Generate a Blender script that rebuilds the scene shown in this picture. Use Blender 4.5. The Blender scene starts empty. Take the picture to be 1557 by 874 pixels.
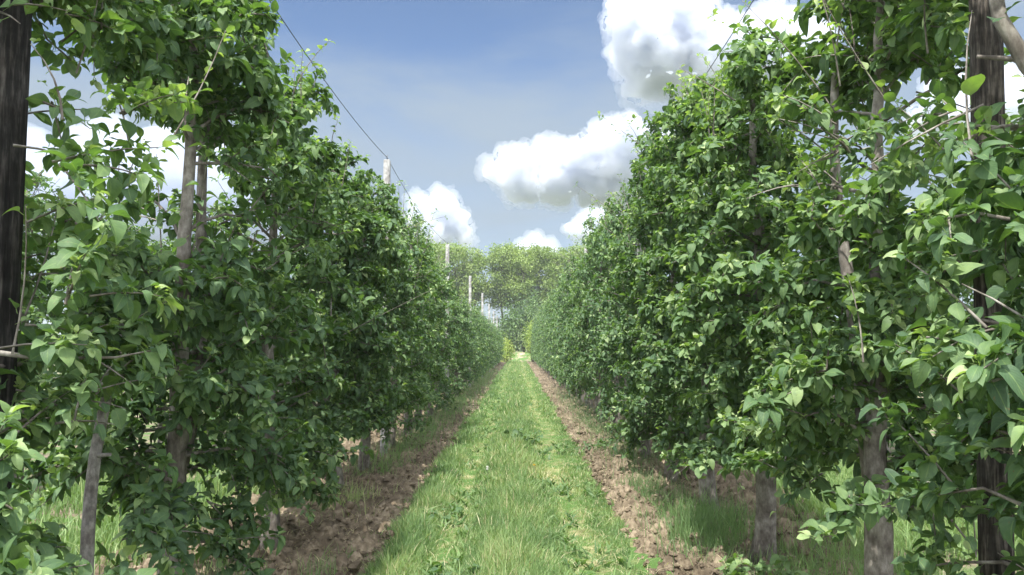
import bpy, math, random
import numpy as np
from mathutils import Vector, Matrix

scene = bpy.context.scene
C = scene.collection
R = math.radians
F_PX, CX, CY, EYE = 1220.0, 778.5, 437.0, 1.6
PITCH, YAW = math.atan(90 / F_PX), math.atan(8.5 / F_PX)
LX, RX = -1.95, 1.84                       # the two tree rows
ROW_END = 78.0

# ------------------------------------------------------------------ camera
cam_d = bpy.data.cameras.new('camera')
cam = bpy.data.objects.new('camera', cam_d)
C.objects.link(cam)
cam.location = (0, 0, EYE)
cam.rotation_euler = (R(90) + PITCH, 0, YAW)
cam_d.sensor_width = 36
cam_d.lens = 36 * F_PX / 1557
cam_d.clip_start = 0.05
cam_d.clip_end = 9000
scene.camera = cam
CAM_M = (Matrix.Translation((0, 0, EYE)) @ cam.rotation_euler.to_matrix().to_4x4())


def ray(px, py):
    v = CAM_M.to_3x3() @ Vector(((px - CX) / F_PX, -(py - CY) / F_PX, -1.0))
    return v.normalized()


# ------------------------------------------------------------------ tagging
def tag(o, label=None, cat=None, group=None, kind=None):
    if label: o['label'] = label
    if cat: o['category'] = cat
    if group: o['group'] = group
    if kind: o['kind'] = kind
    return o


def empty(name, loc=(0, 0, 0), rz=0.0):
    o = bpy.data.objects.new(name, None)
    o.location = loc
    o.rotation_euler = (0, 0, rz)
    o.empty_display_size = 0.2
    C.objects.link(o)
    return o


def link(name, me, parent=None, loc=None):
    o = bpy.data.objects.new(name, me)
    C.objects.link(o)
    if parent: o.parent = parent
    if loc: o.location = loc
    return o


def ordinal(n):
    return ['first', 'second', 'third', 'fourth', 'fifth', 'sixth', 'seventh', 'eighth', 'ninth', 'tenth',
            'eleventh', 'twelfth'][n]


# ------------------------------------------------------------------ noise
def _hash(ix, iy, seed):
    h = (ix.astype(np.int64) * 374761393 + iy.astype(np.int64) * 668265263 + seed * 1442695041) & 0xFFFFFFFF
    h = ((h ^ (h >> 13)) * 1274126177) & 0xFFFFFFFF
    return ((h ^ (h >> 16)) & 0xFFFF) / 65535.0


def vnoise(x, y, seed=0):
    ix, iy = np.floor(x), np.floor(y)
    fx, fy = x - ix, y - iy
    ux, uy = fx * fx * (3 - 2 * fx), fy * fy * (3 - 2 * fy)
    a, b = _hash(ix, iy, seed), _hash(ix + 1, iy, seed)
    c, d = _hash(ix, iy + 1, seed), _hash(ix + 1, iy + 1, seed)
    return (a * (1 - ux) + b * ux) * (1 - uy) + (c * (1 - ux) + d * ux) * uy


def fbm(x, y, seed=0, octv=4, lac=2.1, gain=0.5):
    s, a, n = 0.0, 1.0, 0.0
    for i in range(octv):
        s = s + a * vnoise(x, y, seed + 17 * i)
        n += a
        x, y, a = x * lac + 3.7, y * lac - 1.3, a * gain
    return s / n


# ------------------------------------------------------------------ mesh from arrays
def np_mesh(name, V, quads, mat, attr=None, tris=None, smooth=True):
    me = bpy.data.meshes.new(name)
    V = np.ascontiguousarray(V, dtype=np.float32)
    quads = np.asarray(quads, dtype=np.int32).reshape(-1, 4)
    nt = 0 if tris is None else len(tris)
    me.vertices.add(len(V))
    me.vertices.foreach_set('co', V.ravel())
    loops = quads.ravel()
    starts = np.arange(len(quads), dtype=np.int32) * 4
    if nt:
        tris = np.asarray(tris, dtype=np.int32).reshape(-1, 3)
        starts = np.concatenate([starts, len(loops) + np.arange(nt, dtype=np.int32) * 3])
        loops = np.concatenate([loops, tris.ravel()])
    me.loops.add(len(loops))
    me.loops.foreach_set('vertex_index', loops.astype(np.int32))
    me.polygons.add(len(starts))
    me.polygons.foreach_set('loop_start', starts.astype(np.int32))
    me.polygons.foreach_set('use_smooth', np.full(len(starts), smooth, dtype=bool))
    if attr is not None:
        a = me.attributes.new('lf', 'FLOAT_VECTOR', 'POINT')
        a.data.foreach_set('vector', np.ascontiguousarray(attr, dtype=np.float32).ravel())
    me.update(calc_edges=True)
    me.validate()
    if mat: me.materials.append(mat)
    return me


def unit(v):
    return v / (np.linalg.norm(v, axis=-1, keepdims=True) + 1e-9)


class Tubes:
    """collects bent tapered tubes into one mesh"""
    def __init__(self):
        self.V, self.Q, self.T, self.n = [], [], [], 0

    def add(self, pts, rad, sides=6, rough=0.0, rng=None, cap=True):
        pts = np.asarray(pts, float)
        rad = np.asarray(rad, float)
        m = len(pts)
        t = np.gradient(pts, axis=0)
        t = unit(t)
        ref = np.array([0.0, 0.0, 1.0]) if abs(t[0, 2]) < 0.8 else np.array([1.0, 0.0, 0.0])
        x = unit(np.cross(t, ref))
        y = np.cross(t, x)
        a = np.linspace(0, 2 * np.pi, sides, endpoint=False)
        rr = rad[:, None] * np.ones((1, sides))
        if rough and rng is not None:
            rr = rr * (1 + rough * (rng.random((m, sides)) - 0.5))
        ring = pts[:, None] + rr[..., None] * (np.cos(a)[None, :, None] * x[:, None] + np.sin(a)[None, :, None] * y[:, None])
        self.V.append(ring.reshape(-1, 3))
        i = np.arange(m - 1)[:, None] * sides + np.arange(sides)[None]
        j = np.arange(m - 1)[:, None] * sides + (np.arange(sides)[None] + 1) % sides
        q = np.stack([i, j, j + sides, i + sides], -1).reshape(-1, 4) + self.n
        self.Q.append(q)
        nv = m * sides
        if cap:
            self.V.append(pts[[0, -1]])
            k = np.arange(sides)
            k2 = (k + 1) % sides
            self.T.append(np.stack([k2, k, np.full(sides, nv)], -1) + self.n)
            b = (m - 1) * sides
            self.T.append(np.stack([k + b, k2 + b, np.full(sides, nv + 1)], -1) + self.n)
            nv += 2
        self.n += nv

    def mesh(self, name, mat):
        return np_mesh(name, np.concatenate(self.V), np.concatenate(self.Q), mat,
                       tris=np.concatenate(self.T) if self.T else None)


# ------------------------------------------------------------------ materials
def new_mat(name):
    m = bpy.data.materials.new(name)
    m.use_nodes = True
    nt = m.node_tree
    nt.nodes.clear()
    return m, nt


def N(nt, typ, **kw):
    n = nt.nodes.new(typ)
    for k, v in kw.items():
        if k.startswith('i_'):
            n.inputs[k[2:].replace('_', ' ')].default_value = v
        else:
            setattr(n, k, v)
    return n


def ramp(nt, stops, interp='LINEAR'):
    n = nt.nodes.new('ShaderNodeValToRGB')
    cr = n.color_ramp
    cr.interpolation = interp
    while len(cr.elements) < len(stops): cr.elements.new(0.5)
    for e, (p, c) in zip(cr.elements, stops):
        e.position = p
        e.color = (*c, 1)
    return n


def leaf_material(name, stops, trans=0.42, under=(1.3, 1.32, 1.4), rough=0.56, veins=True, tscale=(1.25, 1.5, 0.45), spec=0.31):
    m, nt = new_mat(name)
    L = nt.links
    at = N(nt, 'ShaderNodeAttribute', attribute_name='lf')
    sep = N(nt, 'ShaderNodeSeparateXYZ')
    L.new(at.outputs['Vector'], sep.inputs[0])
    oi = N(nt, 'ShaderNodeObjectInfo')
    ad = N(nt, 'ShaderNodeMath', operation='MULTIPLY_ADD')
    L.new(oi.outputs['Random'], ad.inputs[0])
    ad.inputs[1].default_value = 0.16
    L.new(sep.outputs['Z'], ad.inputs[2])
    cr = ramp(nt, stops)
    L.new(ad.outputs[0], cr.inputs[0])
    col = cr.outputs[0]
    if veins:
        # pale midrib and side veins from the leaf's own coordinates (x across, y along)
        ax = N(nt, 'ShaderNodeMath', operation='ABSOLUTE')
        L.new(sep.outputs['X'], ax.inputs[0])
        mid = N(nt, 'ShaderNodeMapRange')
        mid.inputs[1].default_value, mid.inputs[2].default_value = 0.0, 0.10
        mid.inputs[3].default_value, mid.inputs[4].default_value = 0.55, 0.0
        L.new(ax.outputs[0], mid.inputs[0])
        sv = N(nt, 'ShaderNodeMath', operation='MULTIPLY_ADD')
        L.new(ax.outputs[0], sv.inputs[0]); sv.inputs[1].default_value = -0.45
        L.new(sep.outputs['Y'], sv.inputs[2])
        sn = N(nt, 'ShaderNodeMath', operation='MULTIPLY'); L.new(sv.outputs[0], sn.inputs[0]); sn.inputs[1].default_value = 44
        si = N(nt, 'ShaderNodeMath', operation='SINE'); L.new(sn.outputs[0], si.inputs[0])
        sm = N(nt, 'ShaderNodeMapRange'); L.new(si.outputs[0], sm.inputs[0])
        sm.inputs[1].default_value, sm.inputs[2].default_value = 0.8, 1.0
        sm.inputs[3].default_value, sm.inputs[4].default_value = 0.0, 0.07
        mx = N(nt, 'ShaderNodeMath', operation='MAXIMUM'); L.new(mid.outputs[0], mx.inputs[0]); L.new(sm.outputs[0], mx.inputs[1])
        vm = N(nt, 'ShaderNodeMixRGB', blend_type='MIX')
        L.new(mx.outputs[0], vm.inputs[0]); L.new(col, vm.inputs[1]); vm.inputs[2].default_value = (0.17, 0.24, 0.09, 1)
        col = vm.outputs[0]
        bump = N(nt, 'ShaderNodeBump'); bump.inputs['Strength'].default_value = 0.14; bump.inputs['Distance'].default_value = 0.003
        L.new(si.outputs[0], bump.inputs['Height'])
    if veins:
        # blemishes: faint mottling and a few brown spots
        oc = N(nt, 'ShaderNodeTexCoord')
        sn1 = N(nt, 'ShaderNodeTexNoise'); sn1.inputs['Scale'].default_value = 34; sn1.inputs['Detail'].default_value = 4; L.new(oc.outputs['Object'], sn1.inputs['Vector'])
        rm1 = ramp(nt, [(0.3, (0.78, 0.8, 0.85)), (0.7, (1.22, 1.18, 1.05))]); L.new(sn1.outputs[0], rm1.inputs[0])
        mm1 = N(nt, 'ShaderNodeMixRGB', blend_type='MULTIPLY'); mm1.inputs[0].default_value = 0.8; L.new(col, mm1.inputs[1]); L.new(rm1.outputs[0], mm1.inputs[2])
        sn2 = N(nt, 'ShaderNodeTexNoise'); sn2.inputs['Scale'].default_value = 95; sn2.inputs['Detail'].default_value = 1; L.new(oc.outputs['Object'], sn2.inputs['Vector'])
        rm2 = ramp(nt, [(0.73, (0, 0, 0)), (0.78, (0.7, 0.7, 0.7))]); L.new(sn2.outputs[0], rm2.inputs[0])
        mm2 = N(nt, 'ShaderNodeMixRGB'); L.new(rm2.outputs[0], mm2.inputs[0]); L.new(mm1.outputs[0], mm2.inputs[1]); mm2.inputs[2].default_value = (0.13, 0.09, 0.04, 1)
        col = mm2.outputs[0]
    geo = N(nt, 'ShaderNodeNewGeometry')
    un = N(nt, 'ShaderNodeMixRGB', blend_type='MULTIPLY'); un.inputs[0].default_value = 1
    L.new(col, un.inputs[1]); un.inputs[2].default_value = (*under, 1)
    fb = N(nt, 'ShaderNodeMixRGB'); L.new(geo.outputs['Backfacing'], fb.inputs[0]); L.new(col, fb.inputs[1]); L.new(un.outputs[0], fb.inputs[2])
    pr = N(nt, 'ShaderNodeBsdfPrincipled'); pr.inputs['Roughness'].default_value = rough
    pr.inputs['Specular IOR Level'].default_value = spec
    L.new(fb.outputs[0], pr.inputs['Base Color'])
    tc = N(nt, 'ShaderNodeMixRGB', blend_type='MULTIPLY'); tc.inputs[0].default_value = 1
    L.new(col, tc.inputs[1]); tc.inputs[2].default_value = (*tscale, 1)
    tr = N(nt, 'ShaderNodeBsdfTranslucent'); L.new(tc.outputs[0], tr.inputs['Color'])
    mix = N(nt, 'ShaderNodeMixShader'); mix.inputs[0].default_value = trans
    L.new(pr.outputs[0], mix.inputs[1]); L.new(tr.outputs[0], mix.inputs[2])
    if veins: L.new(bump.outputs[0], pr.inputs['Normal'])
    out = N(nt, 'ShaderNodeOutputMaterial'); L.new(mix.outputs[0], out.inputs[0])
    return m


LEAF_STOPS = [(0.0, (0.044, 0.082, 0.046)), (0.35, (0.076, 0.134, 0.060)), (0.65, (0.118, 0.185, 0.075)), (0.85, (0.18, 0.255, 0.11)), (1.0, (0.28, 0.35, 0.17))]
M_leaf = leaf_material('apple_leaf', LEAF_STOPS)
M_leaf_far = leaf_material('apple_leaf_distant', LEAF_STOPS, veins=False)
M_leaf_tall = leaf_material('tall_tree_leaf', [(0, (0.09, 0.132, 0.052)), (0.5, (0.185, 0.25, 0.08)), (1, (0.29, 0.335, 0.115))], veins=False, trans=0.4)
M_leaf_shrub = leaf_material('pale_shrub_leaf', [(0, (0.13, 0.2, 0.05)), (0.5, (0.22, 0.29, 0.07)), (1, (0.34, 0.38, 0.12))], veins=False, trans=0.4)
M_grass = leaf_material('grass_blade', [(0, (0.07, 0.125, 0.06)), (0.35, (0.13, 0.215, 0.09)), (0.65, (0.22, 0.32, 0.13)), (0.86, (0.36, 0.39, 0.2)), (1.0, (0.5, 0.45, 0.3))],
                        veins=False, trans=0.35, under=(1.05, 1.05, 1.05), rough=0.5, spec=0.3)


def bark_material(name, c0, c1, c2, scale=1.0, bump=0.6, stretch=4.5):
    m, nt = new_mat(name); L = nt.links
    tc = N(nt, 'ShaderNodeTexCoord')
    mp = N(nt, 'ShaderNodeMapping'); mp.inputs['Scale'].default_value = (9 * scale, 9 * scale, stretch * scale)
    L.new(tc.outputs['Object'], mp.inputs[0])
    n1 = N(nt, 'ShaderNodeTexNoise'); n1.inputs['Scale'].default_value = 3.0; n1.inputs['Detail'].default_value = 8; n1.inputs['Roughness'].default_value = 0.65
    L.new(mp.outputs[0], n1.inputs['Vector'])
    n2 = N(nt, 'ShaderNodeTexNoise'); n2.inputs['Scale'].default_value = 7.0 * scale; n2.inputs['Detail'].default_value = 4
    L.new(tc.outputs['Object'], n2.inputs['Vector'])
    r1 = ramp(nt, [(0.32, c0), (0.5, c1), (0.68, c2)])
    L.new(n1.outputs[0], r1.inputs[0])
    r2 = ramp(nt, [(0.42, (0.55, 0.52, 0.5)), (0.6, (1.1, 1.1, 1.1))])
    L.new(n2.outputs[0], r2.inputs[0])
    mu = N(nt, 'ShaderNodeMixRGB', blend_type='MULTIPLY'); mu.inputs[0].default_value = 0.8
    L.new(r1.outputs[0], mu.inputs[1]); L.new(r2.outputs[0], mu.inputs[2])
    pr = N(nt, 'ShaderNodeBsdfPrincipled'); pr.inputs['Roughness'].default_value = 0.9; pr.inputs['Specular IOR Level'].default_value = 0.2
    L.new(mu.outputs[0], pr.inputs['Base Color'])
    bp = N(nt, 'ShaderNodeBump'); bp.inputs['Strength'].default_value = bump; bp.inputs['Distance'].default_value = 0.012
    L.new(n1.outputs[0], bp.inputs['Height']); L.new(bp.outputs[0], pr.inputs['Normal'])
    out = N(nt, 'ShaderNodeOutputMaterial'); L.new(pr.outputs[0], out.inputs[0])
    return m


M_bark = bark_material('apple_bark', (0.09, 0.08, 0.07), (0.19, 0.175, 0.155), (0.31, 0.295, 0.27))
M_bark_tall = bark_material('tall_tree_bark', (0.06, 0.05, 0.04), (0.11, 0.095, 0.08), (0.2, 0.18, 0.15), scale=0.4)
M_timber = bark_material('weathered_timber_shaded', (0.006, 0.006, 0.006), (0.018, 0.017, 0.0165), (0.075, 0.07, 0.065), scale=2.2, bump=1.0, stretch=0.8)  # left post: its shade is darkened into the timber colour
M_timber_lit = bark_material('weathered_timber_lit', (0.012, 0.011, 0.010), (0.045, 0.04, 0.035), (0.16, 0.14, 0.12), scale=2.6, bump=1.0, stretch=0.7)  # right post: same timber, with the light on it put into the colour
M_concrete = bark_material('pale_concrete', (0.26, 0.26, 0.255), (0.35, 0.35, 0.345), (0.43, 0.43, 0.42), scale=1.5, bump=0.25)
M_stake = bark_material('grey_stake_wood', (0.11, 0.105, 0.1), (0.19, 0.18, 0.17), (0.29, 0.28, 0.26), scale=2.0)


def plain(name, col, rough=0.6, metal=0.0):
    m, nt = new_mat(name); L = nt.links
    tc = N(nt, 'ShaderNodeTexCoord')
    n1 = N(nt, 'ShaderNodeTexNoise'); n1.inputs['Scale'].default_value = 40
    L.new(tc.outputs['Object'], n1.inputs['Vector'])
    r = ramp(nt, [(0.3, tuple(0.75 * c for c in col)), (0.7, tuple(1.15 * c for c in col))]); L.new(n1.outputs[0], r.inputs[0])
    pr = N(nt, 'ShaderNodeBsdfPrincipled'); pr.inputs['Roughness'].default_value = rough; pr.inputs['Metallic'].default_value = metal
    L.new(r.outputs[0], pr.inputs['Base Color'])
    out = N(nt, 'ShaderNodeOutputMaterial'); L.new(pr.outputs[0], out.inputs[0])
    return m


M_wire = plain('dull_wire', (0.1, 0.1, 0.1), 0.6, 0.6)
M_yellow = plain('dandelion_yellow', (0.7, 0.5, 0.03))
M_seed = plain('dandelion_seed_white', (0.6, 0.6, 0.56))
M_stem = plain('green_stem', (0.09, 0.15, 0.05))


def soil_material(name, dark, mid, light, straw=(0.36, 0.28, 0.17), scale=1.0, green=0.0):
    m, nt = new_mat(name); L = nt.links
    tc = N(nt, 'ShaderNodeTexCoord')
    def noise(s, d=6, r=0.6):
        n = N(nt, 'ShaderNodeTexNoise'); n.inputs['Scale'].default_value = s * scale; n.inputs['Detail'].default_value = d; n.inputs['Roughness'].default_value = r
        L.new(tc.outputs['Object'], n.inputs['Vector']); return n
    a, b, c = noise(14), noise(1.3, 5), noise(60, 3)
    r = ramp(nt, [(0.3, dark), (0.5, mid), (0.72, light)]); L.new(a.outputs[0], r.inputs[0])
    rb = ramp(nt, [(0.36, (0.62, 0.6, 0.58)), (0.62, (1.25, 1.22, 1.18))]); L.new(b.outputs[0], rb.inputs[0])
    mu = N(nt, 'ShaderNodeMixRGB', blend_type='MULTIPLY'); mu.inputs[0].default_value = 1
    L.new(r.outputs[0], mu.inputs[1]); L.new(rb.outputs[0], mu.inputs[2])
    rs = ramp(nt, [(0.66, (0, 0, 0)), (0.74, (1, 1, 1))]); L.new(c.outputs[0], rs.inputs[0])
    ms = N(nt, 'ShaderNodeMixRGB'); mm = N(nt, 'ShaderNodeMath', operation='MULTIPLY'); mm.inputs[1].default_value = 0.6
    L.new(rs.outputs[0], mm.inputs[0]); L.new(mm.outputs[0], ms.inputs[0]); L.new(mu.outputs[0], ms.inputs[1]); ms.inputs[2].default_value = (*straw, 1)
    colr = ms.outputs[0]
    if green:
        rg = ramp(nt, [(0.5 - green * 0.5, (0, 0, 0)), (0.62 - green * 0.4, (1, 1, 1))]); g = noise(2.3, 5, 0.7); L.new(g.outputs[0], rg.inputs[0])
        mg = N(nt, 'ShaderNodeMixRGB'); L.new(rg.outputs[0], mg.inputs[0]); L.new(colr, mg.inputs[1]); mg.inputs[2].default_value = (0.075, 0.14, 0.04, 1)
        colr = mg.outputs[0]
    pr = N(nt, 'ShaderNodeBsdfPrincipled'); pr.inputs['Roughness'].default_value = 0.95; pr.inputs['Specular IOR Level'].default_value = 0.1
    L.new(colr, pr.inputs['Base Color'])
    bp = N(nt, 'ShaderNodeBump'); bp.inputs['Strength'].default_value = 0.8; bp.inputs['Distance'].default_value = 0.02
    L.new(a.outputs[0], bp.inputs['Height']); L.new(bp.outputs[0], pr.inputs['Normal'])
    out = N(nt, 'ShaderNodeOutputMaterial'); L.new(pr.outputs[0], out.inputs[0])
    return m


SOIL = ((0.08, 0.065, 0.047), (0.158, 0.130, 0.094), (0.30, 0.255, 0.19))
M_soil = soil_material('tilled_soil', *SOIL)
M_path = soil_material('thatch', (0.13, 0.14, 0.065), (0.23, 0.23, 0.12), (0.36, 0.32, 0.2), green=0.25)
M_ground = soil_material('field_ground', (0.12, 0.095, 0.07), (0.19, 0.16, 0.125), (0.27, 0.23, 0.18), green=0.12)
M_bank = soil_material('pale_earth', (0.17, 0.12, 0.09), (0.27, 0.2, 0.16), (0.38, 0.3, 0.25), scale=0.5, green=0.2)

# ------------------------------------------------------------------ leaves
def leaf_template(nst, half=None):
    t = np.linspace(0, 1, nst)
    prof = np.interp(t, [0, .06, .18, .36, .55, .75, .9, 1.0], [0.0, .14, .25, .315, .305, .23, .12, 0.0])
    if nst <= 4: prof = np.interp(t, [0, .33, .66, 1.0], [0.02, .30, .25, 0.0])
    if nst == 3: prof = np.array([0.02, 0.31, 0.0])
    q = []
    for i in range(nst - 1):
        a = i * 3
        q += [[a, a + 3, a + 4, a + 1], [a + 1, a + 4, a + 5, a + 2]]
    return t, prof, np.array(q)


TEMPL = {'near': leaf_template(8), 'mid': leaf_template(4), 'far': leaf_template(3)}


def build_leaves(name, mat, P, D, Nn, Ls, tint, lod, rng, petiole=True):
    t, prof, q = TEMPL[lod]
    n, k = len(P), len(t)
    D = unit(D)
    X = unit(np.cross(D, Nn))
    Z = np.cross(X, D)
    fold = rng.uniform(0.0, 0.85, (n, 1))
    tw = rng.normal(0, 0.45, (n, 1))
    curl = rng.normal(0.45, 0.32, (n, 1))
    wid = rng.uniform(0.85, 1.15, (n, 1))
    ph = rng.uniform(0, 6.28, (n, 1))
    side = rng.normal(0, 0.10, (n, 1))
    tt = t[None, :]
    ty = tt * (1 - 0.18 * np.abs(curl) * tt ** 2)
    zc = -curl * tt ** 2
    wav = 0.05 * np.sin(ph + tt * 8.0)
    sx = side * tt ** 2
    out = np.zeros((n, k, 3, 3))
    uv = np.zeros((n, k, 3, 3))
    for j, s in enumerate((-1, 0, 1)):
        hx = s * prof[None] * wid
        z = zc + abs(s) * fold * prof[None] + wav * s + hx * tw * tt
        loc = (hx + sx)[..., None] * X[:, None] + ty[..., None] * D[:, None] + z[..., None] * Z[:, None]
        out[:, :, j] = P[:, None] + Ls[:, None, None] * loc
        uv[:, :, j, 0] = s
        uv[:, :, j, 1] = tt
    uv[..., 2] = tint[:, None, None]
    V = out.reshape(n, -1, 3)
    A = uv.reshape(n, -1, 3)
    nq = q
    if petiole:
        pv = np.zeros((n, 3, 3))
        b = P - D * Ls[:, None] * 0.36 + Z * Ls[:, None] * rng.uniform(-0.12, 0.02, (n, 1))
        w = X * 0.0016
        pv[:, 0], pv[:, 1], pv[:, 2] = b - w, b + w, P + w * 0.8
        pv4 = (P - w * 0.8)[:, None]
        pv = np.concatenate([pv, pv4], 1)
        pa = np.zeros((n, 4, 3)); pa[..., 2] = np.minimum(tint[:, None] + 0.25, 1.0)
        m0 = V.shape[1]
        V = np.concatenate([V, pv], 1); A = np.concatenate([A, pa], 1)
        nq = np.concatenate([q, [[m0, m0 + 1, m0 + 2, m0 + 3]]])
    nv = V.shape[1]
    Q = (nq[None] + (np.arange(n) * nv)[:, None, None]).reshape(-1, 4)
    return np_mesh(name, V.reshape(-1, 3), Q, mat, attr=A.reshape(-1, 3))


def gen_tree(seed, lod='near', H=3.5, thin=None, clear=0.62, dens=1.0, r0=0.075, half=0.62, span=1.0, twin=False,
             lean=(0, 0), extra=(), prune=None, crook=0.0, leafsize=0.074, light=0.0, fork=False):
    """returns (trunk mesh, crown mesh) of one slender espalier fruit tree; local origin at the trunk foot, row along y"""
    rng = np.random.default_rng(seed)
    wood = Tubes()
    nz = 16
    zs = np.linspace(-0.06, H * 0.97, nz)
    wob = np.cumsum(rng.normal(0, 0.016, (nz, 2)), 0)
    wob -= wob[1]
    tr = np.stack([wob[:, 0] + lean[0] * zs, wob[:, 1] + lean[1] * zs, zs], -1)
    tr[:, 0] += crook * np.sin(zs * 5.5); tr[:, 1] += 0.7 * crook * np.sin(zs * 4 + 1)
    u = np.clip(zs / H, 0, 1)
    rad = r0 * (1 - 0.78 * u ** 0.8) + 0.035 * r0 / 0.075 * np.exp(-np.clip(zs, 0, 9) / 0.07) * 0.8
    rad[3] *= 1.10
    wood.add(tr, rad, 12 if lod == 'near' else 7, 0.10, rng)

    def trunk_at(z):
        return np.array([np.interp(z, zs, tr[:, 0]), np.interp(z, zs, tr[:, 1]), z]), float(np.interp(z, zs, rad))

    if twin:
        z0, _ = 0.9, 0
        b, rb = trunk_at(z0)
        zz = np.linspace(0, 1, 10)
        off = np.stack([0.03 * np.sin(zz * 7), 0.06 + 0.34 * np.sqrt(zz), zz * (H - z0 - 0.2)], -1)
        wood.add(b + off * np.array([1, twin, 1]), rb * 0.8 * (1 - 0.6 * zz), 10 if lod == 'near' else 6, 0.1, rng)
    P, D, NN, LS, TI = [], [], [], [], []

    def env(z):
        f = np.interp(z, [0.4, 0.9, 1.9, 2.8, H - 0.3, H + 0.3], [0.75, 1.0, 1.0, 0.82, 0.55, 0.35])
        return half * f, span * np.interp(z, [0.4, 1.0, 2.4, H], [0.85, 1.0, 1.0, 0.7])

    def rosette(p, ax, n, size, tint, spread=(0.75, 1.55)):
        az = rng.uniform(0, 6.28) + np.arange(n) * 2.4
        th = rng.uniform(*spread, n)
        ax = ax / np.linalg.norm(ax)
        r = np.array([0, 0, 1.0]) if abs(ax[2]) < 0.9 else np.array([1.0, 0, 0])
        e1 = np.cross(ax, r); e1 /= np.linalg.norm(e1); e2 = np.cross(ax, e1)
        d = np.cos(th)[:, None] * ax + np.sin(th)[:, None] * (np.cos(az)[:, None] * e1 + np.sin(az)[:, None] * e2)
        d[:, 2] -= rng.uniform(0.0, 0.45, n)
        d = unit(d)
        nr = np.array([0, 0, 0.95]) + 0.45 * ax + rng.normal(0, 0.33, (n, 3))
        nr = nr - d * (nr * d).sum(1, keepdims=True)
        nr = unit(nr)
        s = size * np.clip(rng.lognormal(-0.16, 0.27, n), 0.4, 1.3)
        P.append(p + d * (0.36 * s)[:, None] + rng.normal(0, 0.004, (n, 3))); D.append(d); NN.append(nr); LS.append(s)
        TI.append(np.clip(tint + rng.normal(0, 0.15, n), 0, 1))

    def thinness(z):
        if thin is None: return 1.0
        lo, hi, a = thin
        return a if lo < z < hi else 1.0

    def twig(pts, r_a, r_b, step, start=0.15, sides=4, free=True):
        pts = np.asarray(pts)
        m = len(pts)
        if prune is not None and free and (prune(pts[1:]).mean() > 0.45) and rng.random() < 0.85: return
        if seed == 1 and prune(pts[:-1]).any() and rng.random() < 0.6: return
        wood.add(pts, np.linspace(r_a, r_b, m), sides, cap=False)
        seg = np.linalg.norm(np.diff(pts, axis=0), axis=1)
        cum = np.concatenate([[0], np.cumsum(seg)])
        s = cum[-1] * start + rng.uniform(0, step)
        while s < cum[-1]:
            p = np.array([np.interp(s, cum, pts[:, c]) for c in range(3)])
            i = min(np.searchsorted(cum, s), m - 1)
            t = pts[i] - pts[max(i - 1, 0)]
            t = t / (np.linalg.norm(t) + 1e-9)
            if rng.random() < thinness(p[2]):
                outw = np.array([p[0], p[1] * 0.35, 0.0]); outw /= (np.linalg.norm(outw) + 0.15)
                ax = 0.4 * t + 0.55 * outw + np.array([0, 0, 0.6]) + rng.normal(0, 0.4, 3)
                young = rng.random() < 0.16 + light
                rosette(p + ax * 0.012, ax, int(rng.integers(4, 8)), leafsize * (1.0 if not young else 0.85), 0.30 + (0.30 if young else 0) + light)
                if young and lod == 'near':
                    rosette(p + ax * 0.03, ax + np.array([0, 0, 0.5]), 3, leafsize * 0.5, 0.88, (0.2, 0.8))
            s += step * rng.uniform(0.6, 1.4)
        # growing tip
        t = pts[-1] - pts[-2]
        rosette(pts[-1], t / (np.linalg.norm(t) + 1e-9) + np.array([0, 0, 0.35]), 4, leafsize * 0.68, 0.72, (0.3, 1.0))

    step = {'near': 0.046, 'mid': 0.054, 'far': 0.088}[lod] / dens
    nl = {'near': 60, 'mid': 50, 'far': 36}[lod]
    zl = clear + (H - 0.1 - clear) * (np.arange(nl) + rng.random(nl)) / nl
    for i, z0 in enumerate(zl):
        if rng.random() > thinness(z0) + 0.25: continue
        b, rb = trunk_at(z0)
        phi = i * 2.4 + rng.normal(0, 0.5)
        a, l = env(z0)
        e = rng.uniform(0.75, 1.12)
        tip = np.array([a * math.cos(phi) * e, l * math.sin(phi) * e, rng.uniform(-0.12, 0.34) if z0 > clear + 0.5 else rng.uniform(-0.28, 0.2)])
        tt = np.linspace(0, 1, 6)[:, None]
        arch = np.array([0, 0, 1.0]) * (0.16 * np.sin(tt * np.pi) * rng.uniform(-0.3, 1.0))
        pts = b + tip * tt + arch + rng.normal(0, 0.018, (6, 3)) * tt
        lr = min(rb * 0.38, 0.013)
        twig(pts, lr, 0.003, step, 0.06, 6 if lod == 'near' else 4)
        ns = {'near': 5, 'mid': 4, 'far': 3}[lod]
        for _ in range(ns):
            f = rng.uniform(0.25, 0.95)
            p0 = b + tip * f + np.array([0, 0, 0.16 * math.sin(f * math.pi) * 0.4])
            d = tip / (np.linalg.norm(tip) + 1e-6) * 0.5 + rng.normal(0, 0.6, 3) + np.array([0, 0, 0.22])
            d /= np.linalg.norm(d)
            ln = rng.uniform(0.16, 0.42)
            q = np.linspace(0, 1, 4)[:, None]
            pp = p0 + d * ln * q + np.array([0, 0, -0.05]) * q ** 2
            # keep inside the clipped hedge
            lim = env(pp[-1, 2])[0] * 1.12
            if abs(pp[-1, 0]) > lim: pp[:, 0] *= lim / abs(pp[-1, 0])
            twig(pp, 0.006, 0.002, step, 0.1, 3)
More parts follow.
